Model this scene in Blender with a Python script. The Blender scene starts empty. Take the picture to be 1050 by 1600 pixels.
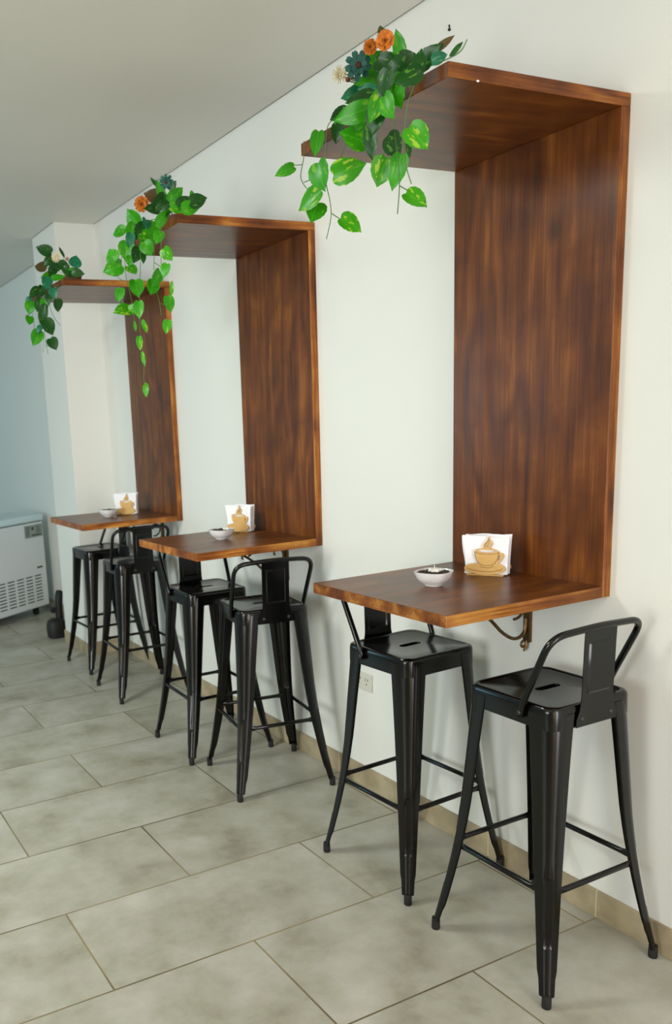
import bpy, bmesh, math, random
from mathutils import Vector, Matrix
random.seed(11)
sc = bpy.context.scene
C = sc.collection
PI = math.pi

# ---------------------------------------------------------------- camera
cam_data = bpy.data.cameras.new('camera')
cam = bpy.data.objects.new('camera', cam_data)
C.objects.link(cam)
RT = Vector((0.8916, -0.4498, -0.05227)); FW = Vector((0.43232, 0.87987, -0.1973))
RT.normalize(); FW.normalize(); UP = RT.cross(FW).normalized()
mw = Matrix((RT, UP, -FW)).transposed().to_4x4()
mw.translation = Vector((-2.0089, -1.8357, 1.4922))
cam.matrix_world = mw
cam_data.sensor_fit = 'AUTO'
cam_data.sensor_width = 36.0
cam_data.lens = 1334.55 / 1600 * 36
cam_data.shift_x = 209.08 / 1600
cam_data.shift_y = 129.8 / 1600
cam_data.clip_start = 0.05
cam_data.dof.use_dof = True
cam_data.dof.focus_distance = 2.35
cam_data.dof.aperture_fstop = 5.0
sc.camera = cam

# ---------------------------------------------------------------- world, exposure, lights
def lin(r, g, b):
    f = lambda c: (c/255)/12.92 if c/255 <= 0.04045 else ((c/255+0.055)/1.055)**2.4
    return (f(r), f(g), f(b), 1.0)

w = bpy.data.worlds.new('world'); sc.world = w; w.use_nodes = True
w.node_tree.nodes['Background'].inputs[0].default_value = (0.62, 0.8, 0.95, 1)
w.node_tree.nodes['Background'].inputs[1].default_value = 0.5
sc.view_settings.view_transform = 'Standard'
sc.view_settings.look = 'None'
sc.view_settings.gamma = 1
sc.view_settings.exposure = 0.16
try: sc.view_settings.use_curve_mapping = False
except Exception: pass

def area(name, loc, aim, sx, sy, watts, col, spread=180):
    d = bpy.data.lights.new(name, 'AREA'); d.shape = 'RECTANGLE'; d.size = sx; d.size_y = sy
    d.energy = watts; d.color = col; d.spread = math.radians(spread)
    o = bpy.data.objects.new(name, d); C.objects.link(o)
    o.location = loc
    o.rotation_euler = (Vector(aim) - Vector(loc)).to_track_quat('-Z', 'Z').to_euler()
    return o
# daylight through the shop front behind the camera, the side windows and the far opening
area('shopfront_daylight', (-.80, -3.6, 1.22), (-.80, 0, 1.2), .75, 2.3, 58, (1.0, 0.955, 0.99))
area('side_window_daylight', (-6.1, -1.6, 1.5), (-.1, 3.3, 1.4), 2.1, 1.8, 62, (0.95, 1.0, 0.975), 95)
area('far_window_daylight', (-6.1, 6.6, 1.6), (0, 6.4, 1.2), 2.0, 1.6, 68, (0.42, 0.80, 1.0))
# unseen warm source added for the gold streaks on the stool legs, and the ceiling lamps of the room
area('gold_streak_light', (-1.95, -3.42, 1.1), (-1.9, 0, 1.0), .22, 1.9, 15, (1.0, 0.72, 0.34))
area('ceiling_lamp_light', (-2.9, -1.7, 2.68), (-2.6, -1.7, 0), 1.2, .3, 10, (1.0, 0.88, 0.7))
area('ceiling_lamp_light', (-2.6, 1.2, 2.68), (-2.2, 1.2, 0), 1.2, .6, 54, (0.94, 1.0, 0.96))

# ---------------------------------------------------------------- helpers
def tag(o, label=None, cat=None, group=None, kind=None):
    if label: o['label'] = label
    if cat: o['category'] = cat
    if group: o['group'] = group
    if kind: o['kind'] = kind
    return o

def obj(name, bm, mat=None, parent=None, smooth=False, bevel=0, autosmooth=None):
    bmesh.ops.recalc_face_normals(bm, faces=bm.faces[:])
    me = bpy.data.meshes.new(name); bm.to_mesh(me); bm.free()
    for m in (mat if isinstance(mat, (list, tuple)) else [mat]):
        if m: me.materials.append(m)
    if smooth:
        for p in me.polygons: p.use_smooth = True
    if autosmooth is not None:
        for p in me.polygons: p.use_smooth = True
        me.set_sharp_from_angle(angle=math.radians(autosmooth))
    o = bpy.data.objects.new(name, me); C.objects.link(o)
    if parent: o.parent = parent
    if bevel:
        b = o.modifiers.new('bevel', 'BEVEL'); b.width = bevel; b.segments = 2; b.limit_method = 'ANGLE'
    return o

def thing(name, label, cat, loc=(0, 0, 0), rz=0, group=None):
    o = bpy.data.objects.new(name, None); C.objects.link(o)
    o.empty_display_size = 0.1
    o.location = loc; o.rotation_euler = (0, 0, rz)
    return tag(o, label, cat, group)

def struct(name, bm, mat, **k):
    o = obj(name, bm, mat, **k); o['kind'] = 'structure'; return o

def box(bm, lo, hi, mi=0):
    vs = [bm.verts.new((x, y, z)) for z in (lo[2], hi[2]) for y in (lo[1], hi[1]) for x in (lo[0], hi[0])]
    fs = []
    for f in ((0, 2, 3, 1), (4, 5, 7, 6), (0, 1, 5, 4), (2, 6, 7, 3), (0, 4, 6, 2), (1, 3, 7, 5)):
        fc = bm.faces.new([vs[i] for i in f]); fc.material_index = mi; fs.append(fc)
    return fs

def tube(bm, pts, r, n=10, closed=False, rad=None, flat=None):
    pts = [Vector(p) for p in pts]; rings = []
    up = None
    for i, p in enumerate(pts):
        a = pts[max(0, i-1)]; b = pts[min(len(pts)-1, i+1)]
        t = (b - a).normalized()
        if up is None:
            up = Vector((0, 0, 1)) if abs(t.z) < 0.9 else Vector((1, 0, 0))
        s = t.cross(up).normalized(); up = s.cross(t).normalized()
        rr = rad[i] if rad else r
        rings.append([bm.verts.new(p + s*math.cos(2*PI*k/n)*rr + up*math.sin(2*PI*k/n)*rr) for k in range(n)])
    for a, b in zip(rings, rings[1:]):
        for k in range(n):
            bm.faces.new((a[k], a[(k+1) % n], b[(k+1) % n], b[k]))
    bm.faces.new(rings[0][::-1]); bm.faces.new(rings[-1])

def smooth_path(pts, sub=6):
    pts = [Vector(p) for p in pts]; out = []
    for i in range(len(pts)-1):
        p0 = pts[max(0, i-1)]; p1 = pts[i]; p2 = pts[i+1]; p3 = pts[min(len(pts)-1, i+2)]
        for k in range(sub):
            t = k/sub
            out.append(0.5*((2*p1) + (p2-p0)*t + (2*p0-5*p1+4*p2-p3)*t*t + (3*p1-p0-3*p2+p3)*t**3))
    out.append(pts[-1]); return out

def round_corners(pts, r, n=6):
    """polyline with its inner corners turned into arcs (quadratic)"""
    pts = [Vector(p) for p in pts]; out = [pts[0]]
    for i in range(1, len(pts)-1):
        a, b, c = pts[i-1], pts[i], pts[i+1]
        d1 = min(r, (a-b).length*.48); d2 = min(r, (c-b).length*.48)
        p = b + (a-b).normalized()*d1; q = b + (c-b).normalized()*d2
        for k in range(n+1):
            t = k/n; out.append(p*(1-t)**2 + b*2*t*(1-t) + q*t*t)
    out.append(pts[-1]); return out

def lathe(bm, prof, n=32, cx=0, cy=0, sq=0, mi=0, lobes=0, lobe=0):
    rings = []
    for r, z in prof:
        ring = []
        for k in range(n):
            a = 2*PI*k/n; rr = r
            if sq: rr = r/((abs(math.cos(a))**sq + abs(math.sin(a))**sq)**(1/sq))
            ring.append(bm.verts.new((cx+rr*math.cos(a), cy+rr*math.sin(a), z)))
        rings.append(ring)
    for a, b in zip(rings, rings[1:]):
        for k in range(n):
            f = bm.faces.new((a[k], a[(k+1) % n], b[(k+1) % n], b[k])); f.material_index = mi
    if prof[0][0] > 1e-5: bm.faces.new(rings[0][::-1])
    if prof[-1][0] > 1e-5: bm.faces.new(rings[-1])
    bmesh.ops.remove_doubles(bm, verts=bm.verts[:], dist=1e-6)

def copy_tree(o, parent=None):
    c = o.copy(); C.objects.link(c)
    if parent: c.parent = parent
    for ch in list(o.children): copy_tree(ch, c)
    return c

# ---------------------------------------------------------------- materials
def new_mat(name):
    m = bpy.data.materials.new(name); m.use_nodes = True
    nt = m.node_tree; b = nt.nodes['Principled BSDF']
    return m, nt, b

def N(nt, t, **k):
    n = nt.nodes.new(t)
    for a, v in k.items():
        if a in n.inputs.keys() if isinstance(a, str) else False: n.inputs[a].default_value = v
        else: setattr(n, a, v)
    return n

def ramp(nt, stops, interp='LINEAR'):
    r = nt.nodes.new('ShaderNodeValToRGB'); cr = r.color_ramp; cr.interpolation = interp
    while len(cr.elements) < len(stops): cr.elements.new(0.5)
    for e, (p, c) in zip(cr.elements, stops): e.position = p; e.color = c
    return r

# ShaderNodeMix sockets share names across types, so pick them by type
def mixrgb(nt, a, b, fac, mode='MIX'):
    n = nt.nodes.new('ShaderNodeMix'); n.data_type = 'RGBA'; n.blend_type = mode
    ins = [i for i in n.inputs if i.type == 'RGBA']; fs = [i for i in n.inputs if i.type == 'VALUE'][0]
    for s, v in ((ins[0], a), (ins[1], b), (fs, fac)):
        if isinstance(v, bpy.types.NodeSocket): nt.links.new(v, s)
        else: s.default_value = v
    return [o for o in n.outputs if o.type == 'RGBA'][0]

def plain(name, col, rough=0.5, metal=0, coat=0, spec=0.5, bump=0, bscale=300, vary=0.06):
    m, nt, b = new_mat(name)
    b.inputs['Roughness'].default_value = rough; b.inputs['Metallic'].default_value = metal
    b.inputs['Coat Weight'].default_value = coat; b.inputs['Specular IOR Level'].default_value = spec
    tc = N(nt, 'ShaderNodeTexCoord'); no = N(nt, 'ShaderNodeTexNoise'); no.inputs['Scale'].default_value = bscale
    no.inputs['Detail'].default_value = 3
    nt.links.new(tc.outputs['Object'], no.inputs['Vector'])
    dark = tuple(c*(1-vary*2) for c in col[:3])+(1,)
    nt.links.new(mixrgb(nt, dark, tuple(min(1, c*(1+vary)) for c in col[:3])+(1,), no.outputs['Fac']), b.inputs['Base Color'])
    if bump:
        bp = N(nt, 'ShaderNodeBump'); bp.inputs['Strength'].default_value = bump; bp.inputs['Distance'].default_value = 0.001
        nt.links.new(no.outputs['Fac'], bp.inputs['Height']); nt.links.new(bp.outputs['Normal'], b.inputs['Normal'])
    return m

def wall_mat(name, col, seed=0):
    m, nt, b = new_mat(name)
    tc = N(nt, 'ShaderNodeTexCoord')
    n1 = N(nt, 'ShaderNodeTexNoise'); n1.inputs['Scale'].default_value = 1.7; n1.inputs['Detail'].default_value = 5
    n2 = N(nt, 'ShaderNodeTexNoise'); n2.inputs['Scale'].default_value = 140; n2.inputs['Detail'].default_value = 2
    nt.links.new(tc.outputs['Object'], n1.inputs['Vector']); nt.links.new(tc.outputs['Object'], n2.inputs['Vector'])
    d = tuple(c*0.955 for c in col[:3])+(1,)
    nt.links.new(mixrgb(nt, d, col, n1.outputs['Fac']), b.inputs['Base Color'])
    b.inputs['Roughness'].default_value = 0.42; b.inputs['Specular IOR Level'].default_value = 0.35
    bp = N(nt, 'ShaderNodeBump'); bp.inputs['Strength'].default_value = 0.12; bp.inputs['Distance'].default_value = 0.0006
    nt.links.new(n2.outputs['Fac'], bp.inputs['Height']); nt.links.new(bp.outputs['Normal'], b.inputs['Normal'])
    return m

def wood_mat(name, axis, edge=False, seed=0.0, tone=1.0, rough=0.27):
    """stained and varnished pine; the grain runs along `axis`"""
    m, nt, b = new_mat(name)
    tc = N(nt, 'ShaderNodeTexCoord')
    oi = N(nt, 'ShaderNodeObjectInfo')
    add = N(nt, 'ShaderNodeVectorMath'); add.operation = 'ADD'
    add.inputs[1].default_value = (seed*3.1, seed*1.7, seed*2.3)
    nt.links.new(tc.outputs['Object'], add.inputs[0])
    def mapped(long, cross):
        mp = N(nt, 'ShaderNodeMapping')
        s = [cross]*3; s[axis] = long; mp.inputs['Scale'].default_value = s
        nt.links.new(add.outputs[0], mp.inputs['Vector']); return mp.outputs[0]
    # broad warping so the rings wander and close round the knots
    wob = N(nt, 'ShaderNodeTexNoise'); wob.inputs['Scale'].default_value = 1.0; wob.inputs['Detail'].default_value = 2
    nt.links.new(mapped(1.1, 5.0), wob.inputs['Vector'])
    wm = N(nt, 'ShaderNodeMath'); wm.operation = 'MULTIPLY'; wm.inputs[1].default_value = 9.0
    nt.links.new(wob.outputs['Fac'], wm.inputs[0])
    ringn = N(nt, 'ShaderNodeMath'); ringn.operation = 'SINE'; 
    wm2 = N(nt, 'ShaderNodeMath'); wm2.operation = 'MULTIPLY'; wm2.inputs[1].default_value = 4.5
    nt.links.new(wm.outputs[0], wm2.inputs[0]); nt.links.new(wm2.outputs[0], ringn.inputs[0])
    r01 = N(nt, 'ShaderNodeMapRange'); r01.inputs['From Min'].default_value = -1; r01.inputs['From Max'].default_value = 1
    nt.links.new(ringn.outputs[0], r01.inputs['Value'])
    big = N(nt, 'ShaderNodeTexNoise'); big.inputs['Scale'].default_value = 1; big.inputs['Detail'].default_value = 4; big.inputs['Roughness'].default_value = .6
    nt.links.new(mapped(1.0, 26), big.inputs['Vector'])
    fine = N(nt, 'ShaderNodeTexNoise'); fine.inputs['Scale'].default_value = 1; fine.inputs['Detail'].default_value = 5; fine.inputs['Roughness'].default_value = .7
    nt.links.new(mapped(5, 170), fine.inputs['Vector'])
    blot = N(nt, 'ShaderNodeTexNoise'); blot.inputs['Scale'].default_value = 6; blot.inputs['Detail'].default_value = 6; blot.inputs['Distortion'].default_value = .8
    nt.links.new(add.outputs[0], blot.inputs['Vector'])
    def mul(a, k):
        n = N(nt, 'ShaderNodeMath'); n.operation = 'MULTIPLY'; nt.links.new(a, n.inputs[0]); n.inputs[1].default_value = k; return n.outputs[0]
    def plus(a, c):
        n = N(nt, 'ShaderNodeMath'); n.operation = 'ADD'; nt.links.new(a, n.inputs[0]); nt.links.new(c, n.inputs[1]); return n.outputs[0]
    v = plus(plus(mul(r01.outputs[0], .10), mul(big.outputs['Fac'], .34)), plus(mul(fine.outputs['Fac'], .32), mul(blot.outputs['Fac'], .29)))
    T = lambda r, g, bb: tuple(c*tone for c in lin(r, g, bb)[:3])+(1,)
    if edge:
        cr = ramp(nt, [(0.38, T(74, 36, 14)), (0.47, T(122, 66, 24)), (0.56, T(158, 92, 34)), (0.68, T(214, 154, 72))])
    else:
        cr = ramp(nt, [(0.34, T(58, 29, 10)), (0.46, T(87, 45, 15)), (0.57, T(107, 58, 19)), (0.72, T(148, 90, 32))])
    nt.links.new(v, cr.inputs[0])
    # knots: sparse dark eyes
    vo = N(nt, 'ShaderNodeTexVoronoi'); vo.inputs['Scale'].default_value = 1.0; vo.inputs['Randomness'].default_value = 1
    nt.links.new(mapped(2.1, 3.6), vo.inputs['Vector'])
    kr = ramp(nt, [(0.0, (0.35, 0.35, 0.35, 1)), (0.035, (0.45, 0.45, 0.45, 1)), (0.10, (1, 1, 1, 1))])
    nt.links.new(vo.outputs['Distance'], kr.inputs[0])
    nt.links.new(mixrgb(nt, cr.outputs[0], kr.outputs[0], 0.75 if not edge else 0.4, 'MULTIPLY'), b.inputs['Base Color'])
    b.inputs['Roughness'].default_value = rough
    rr = N(nt, 'ShaderNodeMapRange'); rr.inputs['To Min'].default_value = rough-.05; rr.inputs['To Max'].default_value = rough+.14
    nt.links.new(big.outputs['Fac'], rr.inputs['Value']); nt.links.new(rr.outputs[0], b.inputs['Roughness'])
    b.inputs['Specular IOR Level'].default_value = 0.28
    bp = N(nt, 'ShaderNodeBump'); bp.inputs['Strength'].default_value = 0.15; bp.inputs['Distance'].default_value = 0.0006
    nt.links.new(fine.outputs['Fac'], bp.inputs['Height']); nt.links.new(bp.outputs['Normal'], b.inputs['Normal'])
    return m

def tile_mat():
    m, nt, b = new_mat('floor_tile')
    tc = N(nt, 'ShaderNodeTexCoord')
    mp = N(nt, 'ShaderNodeMapping'); mp.inputs['Location'].default_value = (0.9283 + 0.8724*20, -0.1431 + 0.4275*40, 0)
    nt.links.new(tc.outputs['Object'], mp.inputs['Vector'])
    br = N(nt, 'ShaderNodeTexBrick'); br.offset = 0.5; br.offset_frequency = 2; br.squash = 1
    br.inputs['Scale'].default_value = 1; br.inputs['Brick Width'].default_value = 0.8724; br.inputs['Row Height'].default_value = 0.4275
    br.inputs['Mortar Size'].default_value = 0.0030; br.inputs['Mortar Smooth'].default_value = 0.15; br.inputs['Bias'].default_value = 0
    br.inputs['Color1'].default_value = (1, 1, 1, 1); br.inputs['Color2'].default_value = (.86, .86, .86, 1); br.inputs['Mortar'].default_value = (1, 1, 1, 1)
    nt.links.new(mp.outputs[0], br.inputs['Vector'])
    # shift the cloud pattern tile by tile
    sep = N(nt, 'ShaderNodeVectorMath'); sep.operation = 'MULTIPLY_ADD'; sep.inputs[1].default_value = (9, 7, 5)
    nt.links.new(br.outputs['Color'], sep.inputs[0]); nt.links.new(tc.outputs['Object'], sep.inputs[2])
    n1 = N(nt, 'ShaderNodeTexNoise'); n1.inputs['Scale'].default_value = 4.2; n1.inputs['Detail'].default_value = 7; n1.inputs['Roughness'].default_value = .62; n1.inputs['Distortion'].default_value = 0
    nt.links.new(sep.outputs[0], n1.inputs['Vector'])
    cr = ramp(nt, [(0.30, lin(140, 135, 118)), (0.45, lin(163, 161, 145)), (0.58, lin(176, 174, 162)), (0.75, lin(190, 188, 178))])
    nt.links.new(n1.outputs['Fac'], cr.inputs[0])
    n2 = N(nt, 'ShaderNodeTexNoise'); n2.inputs['Scale'].default_value = 60; n2.inputs['Detail'].default_value = 4
    nt.links.new(tc.outputs['Object'], n2.inputs['Vector'])
    c1 = mixrgb(nt, cr.outputs[0], n2.outputs['Color'], 0.06, 'OVERLAY')
    c2 = mixrgb(nt, c1, br.outputs['Color'], 0.25, 'MULTIPLY')
    n3 = N(nt, 'ShaderNodeTexNoise'); n3.inputs['Scale'].default_value = 1.3; n3.inputs['Detail'].default_value = 3
    nt.links.new(tc.outputs['Object'], n3.inputs['Vector'])
    gr = ramp(nt, [(0.40, lin(84, 74, 52)), (0.60, lin(140, 130, 98))]); nt.links.new(n3.outputs['Fac'], gr.inputs[0])
    nt.links.new(mixrgb(nt, c2, gr.outputs[0], br.outputs['Fac']), b.inputs['Base Color'])
    rr = N(nt, 'ShaderNodeMapRange'); rr.inputs['To Min'].default_value = .30; rr.inputs['To Max'].default_value = .50
    nt.links.new(n1.outputs['Fac'], rr.inputs['Value']); nt.links.new(rr.outputs[0], b.inputs['Roughness'])
    b.inputs['Specular IOR Level'].default_value = .4
    inv = N(nt, 'ShaderNodeMath'); inv.operation = 'SUBTRACT'; inv.inputs[0].default_value = 1; nt.links.new(br.outputs['Fac'], inv.inputs[1])
    ad = N(nt, 'ShaderNodeMath'); ad.operation = 'MULTIPLY_ADD'; ad.inputs[1].default_value = .12
    nt.links.new(n1.outputs['Fac'], ad.inputs[0]); nt.links.new(inv.outputs[0], ad.inputs[2])
    bp = N(nt, 'ShaderNodeBump'); bp.inputs['Strength'].default_value = .5; bp.inputs['Distance'].default_value = 0.0015
    nt.links.new(ad.outputs[0], bp.inputs['Height']); nt.links.new(bp.outputs['Normal'], b.inputs['Normal'])
    return m

def skirting_mat():
    m, nt, b = new_mat('skirting_tile')
    tc = N(nt, 'ShaderNodeTexCoord')
    # joints across the run, every 0.4275 m
    sx = N(nt, 'ShaderNodeSeparateXYZ'); nt.links.new(tc.outputs['Object'], sx.inputs[0])
    a = N(nt, 'ShaderNodeMath'); a.operation = 'ADD'; a.inputs[1].default_value = 20*.4275 - .145; nt.links.new(sx.outputs['Y'], a.inputs[0])
    fr = N(nt, 'ShaderNodeMath'); fr.operation = 'PINGPONG'; fr.inputs[1].default_value = .4275/2; nt.links.new(a.outputs[0], fr.inputs[0])
    lt = N(nt, 'ShaderNodeMath'); lt.operation = 'LESS_THAN'; lt.inputs[1].default_value = .002; nt.links.new(fr.outputs[0], lt.inputs[0])
    n1 = N(nt, 'ShaderNodeTexNoise'); n1.inputs['Scale'].default_value = 9; n1.inputs['Detail'].default_value = 6
    nt.links.new(tc.outputs['Object'], n1.inputs['Vector'])
    cr = ramp(nt, [(0.3, lin(140, 126, 100)), (0.7, lin(182, 166, 136))]); nt.links.new(n1.outputs['Fac'], cr.inputs[0])
    nt.links.new(mixrgb(nt, cr.outputs[0], lin(200, 186, 150), lt.outputs[0]), b.inputs['Base Color'])
    b.inputs['Roughness'].default_value = .45
    return m

def leaf_mat(name, base, light, streak, amount):
    m, nt, b = new_mat(name)
    tc = N(nt, 'ShaderNodeTexCoord'); uv = tc.outputs['UV']
    n1 = N(nt, 'ShaderNodeTexNoise'); n1.inputs['Scale'].default_value = 18; n1.inputs['Detail'].default_value = 2
    nt.links.new(tc.outputs['Object'], n1.inputs['Vector'])
    c = mixrgb(nt, base, light, n1.outputs['Fac'])
    # variegation: streaks running out from the midrib
    wv = N(nt, 'ShaderNodeTexNoise'); wv.inputs['Scale'].default_value = 1; wv.inputs['Detail'].default_value = 3
    mp = N(nt, 'ShaderNodeMapping'); mp.inputs['Scale'].default_value = (7, 3.2, 1)
    nt.links.new(uv, mp.inputs['Vector'])
    off = N(nt, 'ShaderNodeVectorMath'); off.operation = 'ADD'; nt.links.new(mp.outputs[0], off.inputs[0])
    sc_ = N(nt, 'ShaderNodeVectorMath'); sc_.operation = 'SCALE'; sc_.inputs['Scale'].default_value = 4
    nt.links.new(tc.outputs['Object'], sc_.inputs[0]); nt.links.new(sc_.outputs[0], off.inputs[1])
    nt.links.new(off.outputs[0], wv.inputs['Vector'])
    r = ramp(nt, [(0.62-amount*.2, (0, 0, 0, 1)), (0.66-amount*.2, (1, 1, 1, 1))]); nt.links.new(wv.outputs['Fac'], r.inputs[0])
    c = mixrgb(nt, c, streak, r.outputs[0])
    # midrib
    s = N(nt, 'ShaderNodeSeparateXYZ'); nt.links.new(uv, s.inputs[0])
    d = N(nt, 'ShaderNodeMath'); d.operation = 'ABSOLUTE'; su = N(nt, 'ShaderNodeMath'); su.operation = 'SUBTRACT'; su.inputs[1].default_value = .5
    nt.links.new(s.outputs['X'], su.inputs[0]); nt.links.new(su.outputs[0], d.inputs[0])
    lt = N(nt, 'ShaderNodeMath'); lt.operation = 'LESS_THAN'; lt.inputs[1].default_value = .018; nt.links.new(d.outputs[0], lt.inputs[0])
    c = mixrgb(nt, c, light, lt.outputs[0])
    nt.links.new(c, b.inputs['Base Color'])
    b.inputs['Roughness'].default_value = .33; b.inputs['Specular IOR Level'].default_value = .45
    tr = N(nt, 'ShaderNodeBsdfTranslucent'); nt.links.new(c, tr.inputs['Color'])
    mx = N(nt, 'ShaderNodeMixShader'); mx.inputs[0].default_value = .35
    out = nt.nodes['Material Output']
    nt.links.new(b.outputs[0], mx.inputs[1]); nt.links.new(tr.outputs[0], mx.inputs[2]); nt.links.new(mx.outputs[0], out.inputs['Surface'])
    return m

M = {}
M['wall'] = wall_mat('wall_paint', lin(230, 230, 224))
M['far_wall'] = wall_mat('far_wall_paint', lin(214, 218, 218))
M['ceiling'] = wall_mat('ceiling_paint', lin(226, 224, 216))
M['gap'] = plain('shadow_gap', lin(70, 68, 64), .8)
M['floor'] = tile_mat(); M['skirt'] = skirting_mat()
M['black'] = plain('black_lacquered_steel', lin(3, 3, 3), .19, 0, 0.0, .40, vary=.1, bscale=40)
M['rubber'] = plain('black_rubber', lin(18, 18, 18), .6)
M['rivet'] = plain('rivet_steel', lin(70, 70, 70), .3, .8)
M['iron'] = plain('dark_bronze_iron', lin(104, 80, 46), .3, .8, vary=.2, bscale=60)
M['ceramic'] = plain('white_ceramic', lin(236, 236, 236), .15, 0, .5)
M['bean'] = plain('coffee_bean', lin(52, 28, 16), .4, vary=.4, bscale=90)
M['wax'] = plain('white_wax', lin(232, 230, 222), .5)
M['paper'] = plain('white_paper', lin(240, 240, 244), .8, bump=.3, bscale=60, vary=.02)
M['mdf'] = plain('laser_cut_board', lin(212, 168, 98), .6, vary=.10, bscale=45)
M['burn'] = plain('burnt_line', lin(96, 60, 26), .7)
M['outlet'] = plain('outlet_plastic', lin(214, 212, 200), .4)
M['dark'] = plain('dark_slot', lin(24, 24, 24), .8)
M['freezer'] = plain('freezer_enamel', lin(214, 220, 224), .3, vary=.02)
M['lid'] = plain('freezer_lid', lin(200, 222, 226), .3, vary=.02)
M['label'] = plain('label_paper', lin(150, 160, 156), .6, vary=.1)
M['ink'] = plain('label_ink', lin(56, 66, 64), .6)
M['leaf'] = leaf_mat('leaf_green', lin(30, 124, 10), lin(74, 186, 22), lin(110, 186, 36), .08)
M['leafd'] = leaf_mat('leaf_dark', lin(12, 58, 16), lin(32, 98, 26), lin(90, 150, 50), .0)
M['leafv'] = leaf_mat('leaf_variegated', lin(38, 134, 10), lin(80, 186, 22), lin(164, 208, 56), .22)
M['leafb'] = leaf_mat('leaf_bronze', lin(70, 56, 26), lin(110, 84, 44), lin(60, 96, 34), .3)
M['leaft'] = leaf_mat('leaf_teal', lin(14, 88, 60), lin(40, 142, 98), lin(70, 160, 110), .1)
M['stem'] = plain('vine_stem', lin(76, 112, 44), .5)
M['orange'] = plain('orange_petal', lin(244, 120, 12), .6, vary=.45, bscale=120)
M['teal'] = plain('teal_petal', lin(0, 84, 72), .6, vary=.3, bscale=120)
M['cream'] = plain('cream_petal', lin(226, 214, 180), .7, vary=.2, bscale=120)
M['pinkb'] = plain('dusty_pink_petal', lin(176, 140, 120), .7, vary=.2)
M['budc'] = plain('brown_bud', lin(120, 58, 30), .6, vary=.3)
M['fcen'] = plain('flower_centre', lin(70, 34, 12), .8, vary=.3, bscale=300)
M['basket'] = plain('brown_basket', lin(92, 54, 30), .7, vary=.3, bscale=120)
M['alu'] = plain('window_aluminium', lin(120, 122, 122), .4, .6)
gm, gnt, gb = new_mat('window_glass')
gb.inputs['Base Color'].default_value = (1, 1, 1, 1); gb.inputs['Roughness'].default_value = 0
gb.inputs['Transmission Weight'].default_value = 1; gb.inputs['IOR'].default_value = 1.02
M['glass'] = gm

# ================================================================ STRUCTURE
ZC = 2.7368; XL, YB, YF = -6.0, -3.5, 9.2
bm = bmesh.new(); box(bm, (XL, YB, -.1), (0, YF, 0)); struct('floor', bm, M['floor'])
bm = bmesh.new(); box(bm, (0, YB, -.1), (.12, YF, ZC+.2)); struct('wall_right', bm, M['wall'])
bm = bmesh.new(); box(bm, (XL, YF, -.1), (.12, YF+.12, ZC+.2)); struct('wall_far', bm, M['far_wall'])
# column standing out of the right wall
YC, YC2, PC = 3.500, 3.9762, -.2602
bm = bmesh.new(); box(bm, (PC, YC, 0), (0, YC2, ZC+.012)); struct('trim_1', bm, M['wall'])
# ceiling stops short of the long wall (a narrow shadow gap) and of the column's side
G = .009
bm = bmesh.new()
box(bm, (XL, YB, ZC), (PC-G, YF, ZC+.05))
box(bm, (PC-G, YB, ZC), (-G, YC, ZC+.05)); box(bm, (PC-G, YC2, ZC), (-G, YF, ZC+.05))
struct('ceiling', bm, M['ceiling'])
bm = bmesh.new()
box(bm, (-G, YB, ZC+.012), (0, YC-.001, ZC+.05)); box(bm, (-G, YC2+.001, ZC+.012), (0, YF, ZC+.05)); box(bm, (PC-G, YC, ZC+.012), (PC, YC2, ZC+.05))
struct('gap_shade_strip', bm, M['gap'])  # dark strip above the gap, its shade put into the colour

def wall_with_holes(name, axis, at, lo, hi, holes, mat):
    """wall slab normal to `axis` at `at`, spanning lo..hi, with rectangular openings (a0,a1,z0,z1)"""
    bm = bmesh.new(); t0, t1 = at
    cuts = sorted(set([lo, hi] + [h[0] for h in holes] + [h[1] for h in holes]))
    for a, b in zip(cuts, cuts[1:]):
        hs = [h for h in holes if h[0] <= a and h[1] >= b]
        zz = [(-.1, ZC+.2)] if not hs else [(-.1, hs[0][2]), (hs[0][3], ZC+.2)]
        for z0, z1 in zz:
            if z1-z0 < 1e-4: continue
            if axis == 0: box(bm, (t0, a, z0), (t1, b, z1))
            else: box(bm, (a, t0, z0), (b, t1, z1))
    return struct(name, bm, mat)
wall_with_holes('wall_left', 0, (XL-.12, XL), YB, YF, [(-2.75, -.45, .55, 2.45), (5.5, 7.7, .8, 2.4)], M['wall'])
wall_with_holes('wall_back', 1, (YB-.12, YB), XL, .12, [(-1.25, -.35, .04, 2.4)], M['wall'])
def window(name, axis, at, a0, a1, z0, z1, n):
    root = thing(name, None, None)
    root['kind'] = 'structure'
    bm = bmesh.new(); t = .04
    def b(a, c, d, e):
        if axis == 0: box(bm, (at-t, a, d), (at, c, e))
        else: box(bm, (a, at-t, d), (c, at, e))
    b(a0, a1, z0, z0+.05); b(a0, a1, z1-.05, z1)
    for k in range(n+1):
        x = a0 + (a1-a0-.05)*k/n; b(x, x+.05, z0+.05, z1-.05)
    obj('window_frame', bm, M['alu'], root)
    return root
window('window_1', 0, XL-.04, -2.75, -.45, .55, 2.45, 2)
window('window_2', 0, XL-.04, 5.5, 7.7, .8, 2.4, 2)
window('window_3', 1, YB-.04, -1.25, -.35, .04, 2.4, 1)

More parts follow.
